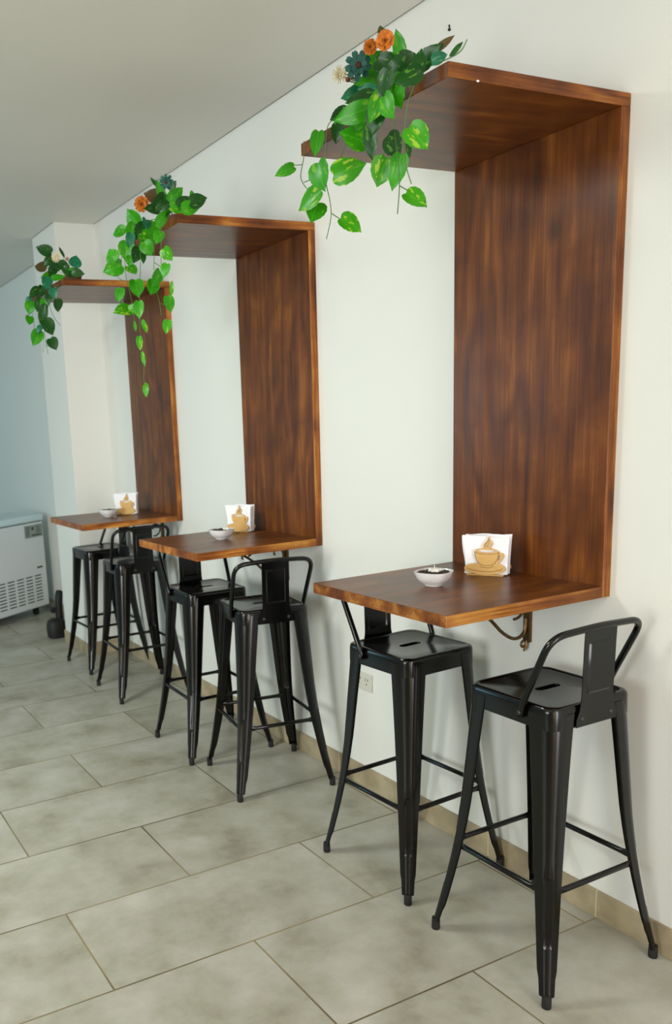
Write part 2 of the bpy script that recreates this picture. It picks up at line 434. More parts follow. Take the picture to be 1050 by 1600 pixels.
SK, ST = .0873, .009
bm = bmesh.new(); box(bm, (-ST, YB, 0), (0, YC-ST, SK)); box(bm, (-ST, YC2+ST, 0), (0, YF, SK))
struct('baseboard_right', bm, M['skirt'], bevel=.0012)
bm = bmesh.new(); box(bm, (PC-ST, YC-ST, 0), (0, YC, SK)); box(bm, (PC-ST, YC, 0), (PC, YC2, SK)); box(bm, (PC-ST, YC2, 0), (0, YC2+ST, SK))
struct('baseboard_column', bm, M['skirt'], bevel=.0012)

# ================================================================ WALL TABLES
ZT, ZS, TH, D, W = .9999, 2.2293, .0318, .5845, .5761
def board(name, lo, hi, axis, parent, seed, tone=1.0):
    bm = bmesh.new(); fs = box(bm, lo, hi)
    dims = [hi[i]-lo[i] for i in range(3)]; thin = dims.index(min(dims))
    bm.normal_update()
    for f in fs:
        n = f.normal
        if abs(n[thin]) < .5 and not (name == 'top_shelf' and n[0] < -.5): f.material_index = 1
    return obj(name, bm, [wood_mat('stained_wood', axis, False, seed, tone), wood_mat('wood_edge', axis, True, seed+.37, tone*(.66 if seed < 1 else .95))], parent, bevel=.0018)

def scroll(c, r0, r1, a0, a1, n=26):
    """spiral in the XZ plane round c"""
    return [Vector((c[0]+(r0+(r1-r0)*k/n)*math.cos(a0+(a1-a0)*k/n), 0, c[1]+(r0+(r1-r0)*k/n)*math.sin(a0+(a1-a0)*k/n))) for k in range(n+1)]

def bracket(parent, y):
    bm = bmesh.new(); z0 = ZT-TH
    box(bm, (-.012, y-.012, z0-.185), (0, y+.012, z0-.001))                       # upright on the wall
    box(bm, (-.34, y-.010, z0-.009), (-.012, y+.010, z0-.0005))                    # arm under the table top
    sway = smooth_path([(-.335, y, z0-.012), (-.25, y, z0-.035), (-.17, y, z0-.085), (-.11, y, z0-.140), (-.06, y, z0-.167), (-.022, y, z0-.155), (-.014, y, z0-.110)])
    tube(bm, sway, .0055, 8)
    for pts in (scroll((-.055, z0-.062), .045, .010, -PI/2-.2, -PI/2-.2+5.2), scroll((-.20, z0-.045), .034, .008, PI*1.2, PI*1.2-5.2)):
        tube(bm, [p + Vector((0, y, 0)) for p in pts], .0045, 8)
    for pts in (scroll((-.022, z0-.192), .012, .004, PI/2, PI/2+4.4, 14),):
        tube(bm, [p + Vector((0, y, 0)) for p in pts], .004, 8)
    tube(bm, smooth_path([(-.008, y, z0-.18), (-.012, y, z0-.20), (-.02, y, z0-.213)]), .005, 8, rad=[.006]*8+[.005, .004, .004, .003, .003])
    return obj('bracket', bm, M['iron'], parent, autosmooth=40)

FR = [(-.2783, 'large stained wood wall table with overhead shelf, nearest the camera and beside the bare wall', .0, 1.0),
      (1.0941, 'stained wood wall table with overhead shelf, the middle of the three along the wall', 1.3, 1.0),
      (2.4431, 'stained wood wall table with overhead shelf, farthest along, next to the white column', 2.9, .92)]
for y, lab, sd, tone in FR:
    t = thing('wall_table', lab, 'wall table', (0, y, 0), 0, 'stained wood wall tables with overhead shelves')
    board('back_panel', (-TH, 0, ZT-TH), (0, W, ZS-TH), 2, t, sd, tone)
    board('top_shelf', (-D-.001, 0, ZS-TH), (0, W, ZS), 0, t, sd+.5, tone)
    board('tabletop', (-D, 0, ZT-TH), (-TH, W, ZT), 0, t, sd+.9, tone)
    bracket(t, .278)
    if sd == 0:
        bm = bmesh.new(); bmesh.ops.create_icosphere(bm, subdivisions=1, radius=.003, matrix=Matrix.Translation((-.50, .0, ZS-TH+.001)) @ Matrix.Diagonal((1.6, .4, .8, 1)))
        tag(obj('paint_fleck', bm, M['paper'], t), 'white paint fleck')

# ================================================================ STOOLS
def rsq(h, r, n=7):
    """rounded square loop, half size h, corner radius r"""
    out = []
    for q, (sx, sy) in enumerate(((1, 1), (-1, 1), (-1, -1), (1, -1))):
        for k in range(n+1):
            a = q*PI/2 + PI/2*k/n
            out.append((sx*(h-r) + r*math.cos(a), sy*(h-r) + r*math.sin(a)))
    return out

def make_stool(label):
    t = thing('bar_stool', label, 'bar stool', (0, 0, 0), 0, 'black metal bar stools at the wall tables')
    # --- seat pan with rolled edge and hand slot
    bm = bmesh.new(); loops = []
    for h, r, z in ((.1485, .038, .7010), (.1485, .038, .7025), (.1478, .038, .745), (.1465, .037, .7525), (.1435, .036, .7575), (.1385, .034, .7595), (.1325, .031, .7590), (.1295, .029, .7570), (.127, .028, .7560)):
        loops.append([bm.verts.new((x, y, z)) for x, y in rsq(h, r)])
    for a, b in zip(loops, loops[1:]):
        for k in range(len(a)): bm.faces.new((a[k], a[(k+1) % len(a)], b[(k+1) % len(a)], b[k]))
    def slot(z, g=0):
        o = []
        for s in (1, -1):
            for k in range(9):
                a = -PI/2*s + PI*k/8*1 if s == 1 else PI/2 + PI*k/8
                o.append((s*.030 + (.011+g)*math.cos(a), (.011+g)*math.sin(a), z))
        return o
    s0 = [bm.verts.new(p) for p in slot(.7560, .002)]
    eds = [bm.edges.get((loops[-1][k], loops[-1][(k+1) % len(loops[-1])])) for k in range(len(loops[-1]))]
    eds += [bm.edges.new((s0[k], s0[(k+1) % len(s0)])) for k in range(len(s0))]
    bmesh.ops.triangle_fill(bm, edges=eds, use_beauty=True, use_dissolve=False)
    prev = s0
    for z, g in ((.7545, .0005), (.7515, 0), (.7420, 0)):
        nx = [bm.verts.new(p) for p in slot(z, g)]
        for k in range(len(nx)): bm.faces.new((prev[k], prev[(k+1) % len(nx)], nx[(k+1) % len(nx)], nx[k]))
        prev = nx
    # underside of the pan
    inner = [bm.verts.new((x, y, .7010)) for x, y in rsq(.146, .036)]
    for k in range(len(inner)): bm.faces.new((loops[0][k], inner[k], inner[(k+1) % len(inner)], loops[0][(k+1) % len(inner)]))
    up = [bm.verts.new((x, y, .7480)) for x, y in rsq(.144, .036)]
    for k in range(len(inner)): bm.faces.new((inner[k], up[k], up[(k+1) % len(inner)], inner[(k+1) % len(inner)]))
    obj('seat', bm, M['black'], t, autosmooth=35)
    # --- legs: folded sheet channels with a rounded outer corner, pressed groove low down
    def Rz(z):
        f = (.738-z)/.738
        R = .1500 + .034*f
        if z < .45: R += .034*((.45-z)/.45)**1.7
        return R
    def centre(z): return Rz(z)
    for sx, sy in ((1, 1), (-1, 1), (-1, -1), (1, -1)):
        bm = bmesh.new(); rings = []
        zs_ = [.740, .725, .70, .65, .58, .50, .42, .36, .325, .318, .30, .26, .22, .18, .155, .148, .13, .11, .09, .07, .05, .036, .030]
        for z in zs_:
            f = (.74-z)/.71
            R = Rz(z); wd = .078 + (.032-.078)*f**.85; r = .056 + (.019-.056)*f**.8
            if z < .075: wd -= .004
            wd = max(wd, r+.006)
            dep = 0
            if .15 < z < .322: dep = .007
            prof = [(R-.002, R-wd-.000), (R, R-wd+.002)]
            n = 12
            for k in range(n+1):
                a = PI/2*k/n; g = 0
                if dep and 4 <= k <= 8: g = dep*(1 if 5 <= k <= 7 else .55)
                else: g = 0
                rr = r-g
                prof.append((R-r+rr*math.cos(a), R-r+rr*math.sin(a)))
            prof += [(R-wd+.002, R), (R-wd, R-.002)]
            th = .0022
            ring = [bm.verts.new((sx*x, sy*y, z)) for x, y in prof]
            inn = [bm.verts.new((sx*(x-th*.8), sy*(y-th*.8), z)) for x, y in prof]
            rings.append((ring, inn))
        m = len(rings[0][0])
        for (a, ai), (b, bi) in zip(rings, rings[1:]):
            for k in range(m-1):
                bm.faces.new((a[k], a[k+1], b[k+1], b[k])); bm.faces.new((ai[k+1], ai[k], bi[k], bi[k+1]))
            for k in (0, m-1): bm.faces.new((a[k], b[k], bi[k], ai[k]))
        for a, ai in (rings[0], rings[-1]):
            for k in range(m-1): bm.faces.new((a[k], a[k+1], ai[k+1], ai[k]))
        leg = obj('leg', bm, M['black'], t, autosmooth=30)
        bm = bmesh.new()
        R = Rz(.02)-.0122
        lathe(bm, [(.0, 0), (.0112, 0), (.0122, .003), (.0120, .026), (.0112, .036), (0, .037)], 18)
        bmesh.ops.translate(bm, verts=bm.verts[:], vec=(sx*(R), sy*(R), 0))
        obj('foot_cap', bm, M['rubber'], leg, autosmooth=40)
    # --- cross bars, flattened where they meet the legs
    zb = .285; R = Rz(zb)
    ins = .022
    def bar(a, b):
        bm = bmesh.new(); a = Vector(a); b = Vector(b); d = b-a
        fr = [0, .06, .10, .90, .94, 1]; pts = [a + d*f for f in fr]
        tube(bm, pts, .0078, 12)
        # flatten ends vertically thicker, sideways thin
        hd = Vector((-d.y, d.x, 0)).normalized()
        for v in bm.verts:
            f = (v.co-a).dot(d)/d.dot(d)
            if f < .08 or f > .92:
                base = a + d*f; off = v.co-base; s = off.dot(hd)
                v.co = base + (off - hd*s)*1.35 + hd*s*.35
        obj('crossbar', bm, M['black'], t, autosmooth=40)
    for s in (-1, 1):
        bar((-R+.035, s*(R-.006), zb), (R-.035, s*(R-.006), zb))
        bar((s*(R-.006), -R+.035, zb), (s*(R-.006), R-.035, zb))
    # --- low hooped back: one bent tube riveted to the sides, splat behind
    pts = round_corners([(-.1545, -.055, .722), (-.1575, -.060, .755), (-.165, -.150, .946), (0, -.158, .955), (.165, -.150, .946), (.1575, -.060, .755), (.1545, -.055, .722)], .050, 7)
    bm = bmesh.new(); tube(bm, pts, .0088, 14)
    tu = obj('back_tube', bm, M['black'], t, smooth=True)
    bm = bmesh.new()
    sec = [(.702, .1525, .074), (.715, .1525, .074), (.742, .1530, .066), (.770, .1530, .058), (.85, .1545, .057), (.93, .1565, .058), (.952, .1585, .058)]
    grid = []
    xs = [-1, -.72, -.64, -.5, -.2, .2, .5, .64, .72, 1]
    zz = [(.702, .1525, .072), (.722, .1525, .072), (.745, .1530, .062), (.772, .1532, .057), (.784, .1534, .0565), (.790, .1535, .0565), (.85, .1548, .0565), (.912, .1560, .0565), (.918, .1562, .0565), (.935, .1568, .0565), (.954, .1580, .0565)]
    for yy in (0, .0022):
        g = []
        for z, y, hw in zz:
            row = []
            for u in xs:
                e = .0032 if (abs(u) <= .64 and .788 < z < .915) else 0
                row.append(bm.verts.new((u*hw, -(y + yy + (e)), z)))
            g.append(row)
        grid.append(g)
    for g in grid:
        for a, b in zip(g, g[1:]):
            for k in range(len(xs)-1): bm.faces.new((a[k], a[k+1], b[k+1], b[k]))
    A, B = grid
    for k in range(len(xs)-1):
        bm.faces.new((A[0][k], A[0][k+1], B[0][k+1], B[0][k])); bm.faces.new((A[-1][k], A[-1][k+1], B[-1][k+1], B[-1][k]))
    for j in range(len(zz)-1):
        bm.faces.new((A[j][0], A[j+1][0], B[j+1][0], B[j][0])); bm.faces.new((A[j][-1], A[j+1][-1], B[j+1][-1], B[j][-1]))
    obj('backrest', bm, M['black'], t, autosmooth=22)
    def dome(p, ax):
        bm = bmesh.new()
        mtx = Matrix.Translation(p) @ Matrix.Diagonal((.35 if ax == 0 else 1, .35 if ax == 1 else 1, 1, 1))
        bmesh.ops.create_uvsphere(bm, u_segments=10, v_segments=6, radius=.0065, matrix=mtx)
        obj('rivet', bm, M['rivet'], t, smooth=True)
    dome((-.1635, -.055, .733), 0); dome((.1635, -.055, .733), 0); dome((-.052, -.1550, .722), 1); dome((.052, -.1550, .722), 1)
    return t

STOOLS = [(-.238, -.285, 0.00, 'black metal bar stool on the near side of the nearest wall table, hooped backrest showing'),
          (-.235, .270, PI+.05, 'black metal bar stool tucked under the far edge of the nearest wall table'),
          (-.272, 1.143, -.17, 'black metal bar stool with hooped backrest on the near side of the middle wall table'),
          (-.295, 1.620, PI-.03, 'black metal bar stool tucked under the middle wall table, seat below its far half'),
          (-.241, 2.608, -.03, 'black metal bar stool with hooped backrest on the near side of the farthest wall table'),
          (-.203, 3.262, PI/2+.03, 'black metal bar stool beside the white column, its backrest turned to the wall')]
proto = None
for x, y, r, lab in STOOLS:
    o = make_stool(lab) if proto is None else copy_tree(proto)
    proto = proto or o
    o['label'] = lab
    o.location = (x, y, 0); o.rotation_euler = (0, 0, r)

# ================================================================ NAPKIN HOLDERS, NAPKINS, BOWLS
def curve_mesh(name, loops, depth, mat, parent, bevel=0):
    cu = bpy.data.curves.new(name, 'CURVE'); cu.dimensions = '2D'; cu.fill_mode = 'BOTH'; cu.extrude = depth/2
    for lp in loops:
        s = cu.splines.new('POLY'); s.points.add(len(lp)-1)
        for p, (x, y) in zip(s.points, lp): p.co = (x, y, 0, 1)
        s.use_cyclic_u = True
    tmp = bpy.data.objects.new('tmp', cu); C.objects.link(tmp)
    dg = bpy.context.evaluated_depsgraph_get(); dg.update()
    me = bpy.data.meshes.new_from_object(tmp.evaluated_get(dg))
    bpy.data.objects.remove(tmp); bpy.data.curves.remove(cu)
    me.name = name; me.materials.clear(); me.materials.append(mat)
    o = bpy.data.objects.new(name, me); C.objects.link(o); o.parent = parent
    o.rotation_euler = (PI/2, 0, 0)         # stand it up: plate in local XZ, facing -Y
    return o

def ell(cx, cy, a, b, t0=0, t1=2*PI, n=32):
    return [(cx+a*math.cos(t0+(t1-t0)*k/n), cy+b*math.sin(t0+(t1-t0)*k/n)) for k in range(n+1)]

def cup_outline():
    # silhouette of cup on saucer with a steam flame, in metres; x across, y up. clockwise from saucer left
    p = []
    p += ell(0, .019, .060, .019, PI+.0, 2*PI, 26)                      # saucer lower rim, left to right
    p += [(.0590, .0235), (.054, .029), (.047, .0325), (.040, .0345)]
    # handle outer edge, up the right side
    p += [(.044, .040), (.051, .048), (.0555, .057), (.0545, .065), (.049, .068), (.043, .066), (.041, .068)]
    p += [(.0405, .0715), (.035, .0755), (.026, .078), (.017, .0795)]
    # steam tongue
    p += [(.0175, .084), (.021, .090), (.0215, .096), (.018, .102), (.0145, .107), (.014, .112), (.0155, .118), (.010, .113), (.0085, .106), (.006, .101),
          (-.0005, .095), (-.005, .088), (-.005, .0825), (-.004, .0795)]
    p += [(-.014, .0785), (-.024, .0765), (-.0285, .073), (-.0290, .068), (-.0285, .060), (-.026, .049), (-.022, .040), (-.018, .0345)]
    p += [(-.032, .034), (-.047, .0305), (-.0565, .025)]
    return p

HANDLE = [(.0385, .0440), (.0440, .0485), (.0480, .0560), (.0465, .0605), (.0415, .0600), (.0400, .0540)]
FOAM = ell(.006, .0715, .027, .0042, 0, 2*PI, 20)[:-1]
STEAM = [(.0065, .0840), (.0120, .0850), (.0150, .0905), (.0145, .0960), (.0115, .1000), (.0105, .0940), (.0065, .0890)]

def make_holder(label):
    t = thing('napkin_holder', label, 'napkin holder', (0, 0, 0), 0, 'coffee cup napkin holders on the wall tables')
    th = .0035
    bm = bmesh.new(); box(bm, (-.054, -.024, 0), (.054, .020, th)); obj('base', bm, M['mdf'], t, bevel=.0006)
    for nm, y in (('front_plate', -.0235), ('rear_plate', .0195)):
        o = curve_mesh(nm, [cup_outline(), HANDLE, FOAM, STEAM], th, M['mdf'], t); o.location = (0, y, th-.0004)
        if nm == 'rear_plate': o.location.x = .008
        else:
            bm = bmesh.new()
            for pl in (ell(.006, .0700, .0345, .0075, PI, 2*PI, 18), [(-.0285, .0700), (-.0275, .058), (-.024, .046), (-.018, .036), (-.008, .0295), (.006, .0275), (.020, .0295), (.030, .036), (.036, .046), (.0395, .058), (.0405, .070)],
                       ell(0, .0225, .052, .0125, PI*1.06, PI*1.94, 20), [(-.014, .0265), (-.006, .0225), (.006, .0213), (.018, .0225), (.026, .0265)],
                       [(.002, .082), (.001, .090), (.006, .098), (.0115, .104), (.0125, .110)]):
                tube(bm, [(x, -th/2-.0001, z) for x, z in pl], .00065, 6)
            e = obj('engraved_line', bm, M['burn'], o); e.matrix_parent_inverse = Matrix.Rotation(-PI/2, 4, 'X')
    return t

def make_napkins(label):
    bm = bmesh.new(); n = 13
    for k in range(n):
        y = -.0165 + .0335*k/(n-1)
        hgt = .112 + random.uniform(-.003, .003); x0 = -.061 + random.uniform(-.003, .002); wd = .124 + random.uniform(-.003, .002)
        th = .0010; lean = random.uniform(-.004, .004); nn = 8; cols = []
        for i in range(nn+1):
            u = i/nn; r = []
            for j in range(6):
                v = j/5
                bul = .0035*math.sin(u*PI*1.5 + k)*v + lean*v
                # corners splay a little at the top
                xx = x0 + wd*u + (u-.5)*.010*v*v + .004*math.sin(v*4+k*.3)*(1 if u < .3 else 0)
                r.append((xx, max(-.0195, min(.0160, y + bul*.6)), .0042 + hgt*v + (.003*math.sin(u*5+k) if j == 5 else 0)))
            cols.append(r)
        F = [[bm.verts.new(p) for p in r] for r in cols]; Bk = [[bm.verts.new((p[0], p[1]+th, p[2])) for p in r] for r in cols]
        for i in range(nn):
            for j in range(5):
                bm.faces.new((F[i][j], F[i+1][j], F[i+1][j+1], F[i][j+1])); bm.faces.new((Bk[i][j+1], Bk[i+1][j+1], Bk[i+1][j], Bk[i][j]))
            bm.faces.new((F[i][0], Bk[i][0], Bk[i+1][0], F[i+1][0])); bm.faces.new((F[i][5], F[i+1][5], Bk[i+1][5], Bk[i][5]))
        for j in range(5):
            bm.faces.new((F[0][j], F[0][j+1], Bk[0][j+1], Bk[0][j])); bm.faces.new((F[nn][j], Bk[nn][j], Bk[nn][j+1], F[nn][j+1]))
    return tag(obj('napkin_sheaf', bm, M['paper'], None, autosmooth=40), label, 'napkins', 'white paper napkins in the cup holders')

def make_bowl(label):
    bm = bmesh.new()
    lathe(bm, [(0, .0005), (.020, 0), (.0225, .001), (.023, .004), (.0345, .012), (.0435, .0235), (.0485, .037), (.0505, .0425), (.0492, .0430), (.0445, .032), (.034, .018), (.020, .0085), (0, .0075)], 48, sq=3.0)
    return tag(obj('dish', bm, M['ceramic'], None, autosmooth=50), label, 'bowl', 'small white bowls on the wall tables')

def make_beans(label, n=150):
    bm = bmesh.new(); rnd = random.Random(5)
    for k in range(n):
        a = rnd.uniform(0, 2*PI); r = .0405*math.sqrt(rnd.random())
        z = .0365 + .0045*rnd.random() - .02*(r/.045)**6*0
        mtx = Matrix.Translation((1.06*r*math.cos(a), 1.06*r*math.sin(a), z)) @ Matrix.Rotation(rnd.uniform(0, PI), 4, 'Z') @ Matrix.Rotation(rnd.uniform(-.6, .6), 4, 'X') @ Matrix.Diagonal((1.5, 1.0, .62, 1))
        bmesh.ops.create_uvsphere(bm, u_segments=8, v_segments=5, radius=.0036, matrix=mtx)
    lathe(bm, [(0, .0365), (.0415, .0365), (.036, .0270), (0, .0265)], 20)
    return tag(obj('coffee_beans', bm, M['bean'], None, smooth=True), label, 'coffee beans', None, 'stuff')

def make_star(label):
    bm = bmesh.new(); top = []; bot = []
    for k in range(12):
        a = 2*PI*k/12; r = .0185 if k % 2 == 0 else .0115
        bot.append(bm.verts.new((r*math.cos(a), r*math.sin(a), 0))); top.append(bm.verts.new((r*.92*math.cos(a), r*.92*math.sin(a), .0085)))
    for k in range(12): bm.faces.new((bot[k], bot[(k+1) % 12], top[(k+1) % 12], top[k]))
    bm.faces.new(bot[::-1]); c = bm.verts.new((0, 0, .0065))
    for k in range(12): bm.faces.new((top[k], top[(k+1) % 12], c))
    t = thing('star_candle', label, 'candle')
    obj('wax_body', bm, M['wax'], t)
    bm = bmesh.new(); tube(bm, [(0, 0, .004), (0, .0005, .011), (.001, .001, .018)], .0011, 6); obj('wick', bm, M['wax'], t)
    return t

TABLE_SET = [  # table, bowl xy, holder xy, holder turn, labels
    ('nearest', (-.352, .028), (-.122, .056), math.radians(-58)),
    ('middle', (-.318, 1.385), (-.130, 1.555), math.radians(-62)),
    ('farthest', (-.333, 2.715), (-.205, 2.762), math.radians(-40))]
h0 = n0 = b0 = be0 = None
for nm, (bx, by), (hx, hy), rz in TABLE_SET:
    lab = 'tan coffee cup shaped napkin holder standing on the %s wall table' % nm
    h = make_holder(lab) if h0 is None else copy_tree(h0); h0 = h0 or h; h['label'] = lab
    h.location = (hx, hy, ZT+.0002); h.rotation_euler = (0, 0, rz)
    lab = 'sheaf of white paper napkins in the cup holder on the %s wall table' % nm
    n = make_napkins(lab) if n0 is None else n0.copy()
    if n0 is not None: C.objects.link(n)
    n0 = n0 or n; n['label'] = lab; n.location = (hx, hy, ZT+.0002); n.rotation_euler = (0, 0, rz)
    lab = 'small white ceramic bowl on the %s wall table' % nm
    b = make_bowl(lab) if b0 is None else b0.copy()
    if b0 is not None: C.objects.link(b)
    b0 = b0 or b; b['label'] = lab; b.location = (bx, by, ZT+.0002); b.rotation_euler = (0, 0, .35)
    lab = 'dark coffee beans filling the white bowl on the %s wall table' % nm
    be = make_beans(lab) if be0 is None else be0.copy()
    if be0 is not None: C.objects.link(be)
    be0 = be0 or be; be['label'] = lab; be.location = (bx, by, ZT+.0002)
    if nm != 'farthest':
        s = make_star('small white star shaped candle on the beans in the bowl of the %s wall table' % nm)
        s.location = (bx+.002, by-.002, ZT+.0420) if nm == 'nearest' else (bx+.018, by-.016, ZT+.0420); s.rotation_euler = (0, 0, .4)

# ================================================================ FLOWER ARRANGEMENTS
LEAVES_A = [(-0.648,0.285,2.152,0.055,0.029,-0.85,0.38,-0.37,-0.43,-0.9,0.07,0),
(-0.629,0.159,2.186,0.061,0.033,-0.22,0.02,-0.98,-0.61,-0.78,0.13,0),
(-0.647,0.117,2.095,0.071,0.063,0.07,-0.22,-0.97,-0.98,-0.2,-0.02,0),
(-0.618,0.038,2.092,0.08,0.056,0.66,-0.73,0.18,-0.68,-0.68,-0.29,2),
(-0.628,0.005,2.155,0.068,0.06,-0.93,0.21,0.29,-0.16,-0.97,0.2,0),
(-0.626,-0.063,2.133,0.086,0.038,-0.02,-0.04,-1,-0.93,-0.36,0.03,1),
(-0.645,0.171,2.05,0.079,0.048,-0.27,0.86,-0.42,-0.95,-0.3,0,2),
(-0.624,0.183,2.027,0.074,0.054,-0.54,-0.39,-0.74,-0.13,-0.83,0.54,0),
(-0.64,0.003,1.956,0.059,0.049,0.72,-0.42,-0.56,-0.22,-0.89,0.39,2),
(-0.616,-0.089,2.054,0.063,0.053,-0.18,0.33,-0.93,-0.67,-0.73,-0.13,2),
(-0.612,-0.138,2.041,0.075,0.04,-0.1,0.34,-0.94,-0.75,-0.64,-0.15,0),
(-0.635,-0.239,2.083,0.061,0.049,0.46,-0.42,-0.78,-0.64,-0.76,0.03,2),
(-0.631,-0.227,1.959,0.055,0.054,0.57,-0.56,-0.6,-0.21,-0.81,0.55,2),
(-0.617,-0.134,2.099,0.059,0.047,0.83,0.25,-0.5,-0,-0.89,-0.45,1),
(-0.617,-0.186,2.076,0.036,0.014,0.03,-0.17,-0.99,-0.19,-0.97,0.16,1),
(-0.624,-0.155,2.204,0.073,0.044,0.1,-0.27,-0.96,-0.95,-0.32,-0.01,0),
(-0.646,-0.113,2.185,0.069,0.057,-0.35,0.43,-0.83,-0.93,-0.25,0.26,2),
(-0.656,-0.041,2.193,0.101,0.046,-0.9,0.32,-0.31,-0.21,-0.92,-0.33,0),
(-0.525,0.03,2.342,0.09,0.069,-0.89,0.33,0.31,-0.45,-0.48,-0.75,0),
(-0.486,0.002,2.377,0.068,0.034,-0.22,0.09,0.97,-0.92,-0.36,-0.18,0),
(-0.547,-0.104,2.296,0.085,0.052,0.75,0.23,0.62,-0.02,-0.93,0.37,1),
(-0.581,-0.209,2.262,0.071,0.038,0.28,-0.86,0.42,-0.84,-0.43,-0.32,1),
(-0.588,-0.112,2.263,0.059,0.054,0.55,-0.2,-0.81,-0.72,-0.6,-0.34,1),
(-0.555,-0.017,2.387,0.036,0.026,-0.02,0.24,0.97,-0.13,-0.96,0.23,3),
(-0.615,0.088,2.191,0.046,0.03,-0.12,0.13,-0.98,-0.65,-0.76,-0.02,1),
(-0.628,-0.026,2.231,0.066,0.036,-0.83,0.55,-0.13,-0.56,-0.83,0.03,1),
(-0.544,0.04,2.303,0.08,0.042,-0.82,0.56,-0.05,-0.57,-0.82,0.09,0),
(-0.648,-0.154,2.171,0.058,0.043,0.11,-0.41,-0.91,-0.98,-0.17,-0.04,0),
(-0.633,-0.088,2.167,0.07,0.045,-0.17,0.22,-0.96,-0.81,-0.58,0.01,1),
(-0.659,-0.233,2.204,0.06,0.037,-0.65,0.72,-0.25,-0.56,-0.67,-0.48,1),
(-0.562,-0.235,2.279,0.052,0.016,0.44,-0.8,0.41,-0.79,-0.56,-0.24,3),
(-0.625,-0.295,2.224,0.036,0.023,0.9,-0.33,0.3,-0.24,-0.93,-0.29,4),
(-0.626,-0.347,2.221,0.04,0.011,0.73,-0.13,0.67,-0.07,-0.99,-0.12,1),
(-0.564,-0.052,2.301,0.061,0.046,0.69,-0.49,-0.54,-0.66,-0.73,-0.18,1),
(-0.578,0.078,2.28,0.048,0.032,-0.86,0.43,-0.28,-0.4,-0.9,-0.14,4),
(-0.621,-0.224,2.237,0.056,0.037,0.16,-0.16,0.97,-0.88,-0.46,0.07,1),
(-0.581,0.009,2.264,0.057,0.037,-0.44,0.79,0.43,-0.9,-0.36,-0.25,4),
(-0.651,0.029,2.211,0.047,0.031,-0.52,0.81,-0.27,-0.71,-0.59,-0.38,1),
(-0.644,-0.138,2.221,0.063,0.039,-0.03,0.39,-0.92,-0.92,-0.37,-0.13,1),
(-0.549,-0.189,2.28,0.043,0.019,0.47,-0.51,0.72,-0.75,-0.66,0.02,1),
(-0.616,-0.005,2.194,0.062,0.041,-0.4,0.47,-0.79,-0.49,-0.84,-0.25,0)]
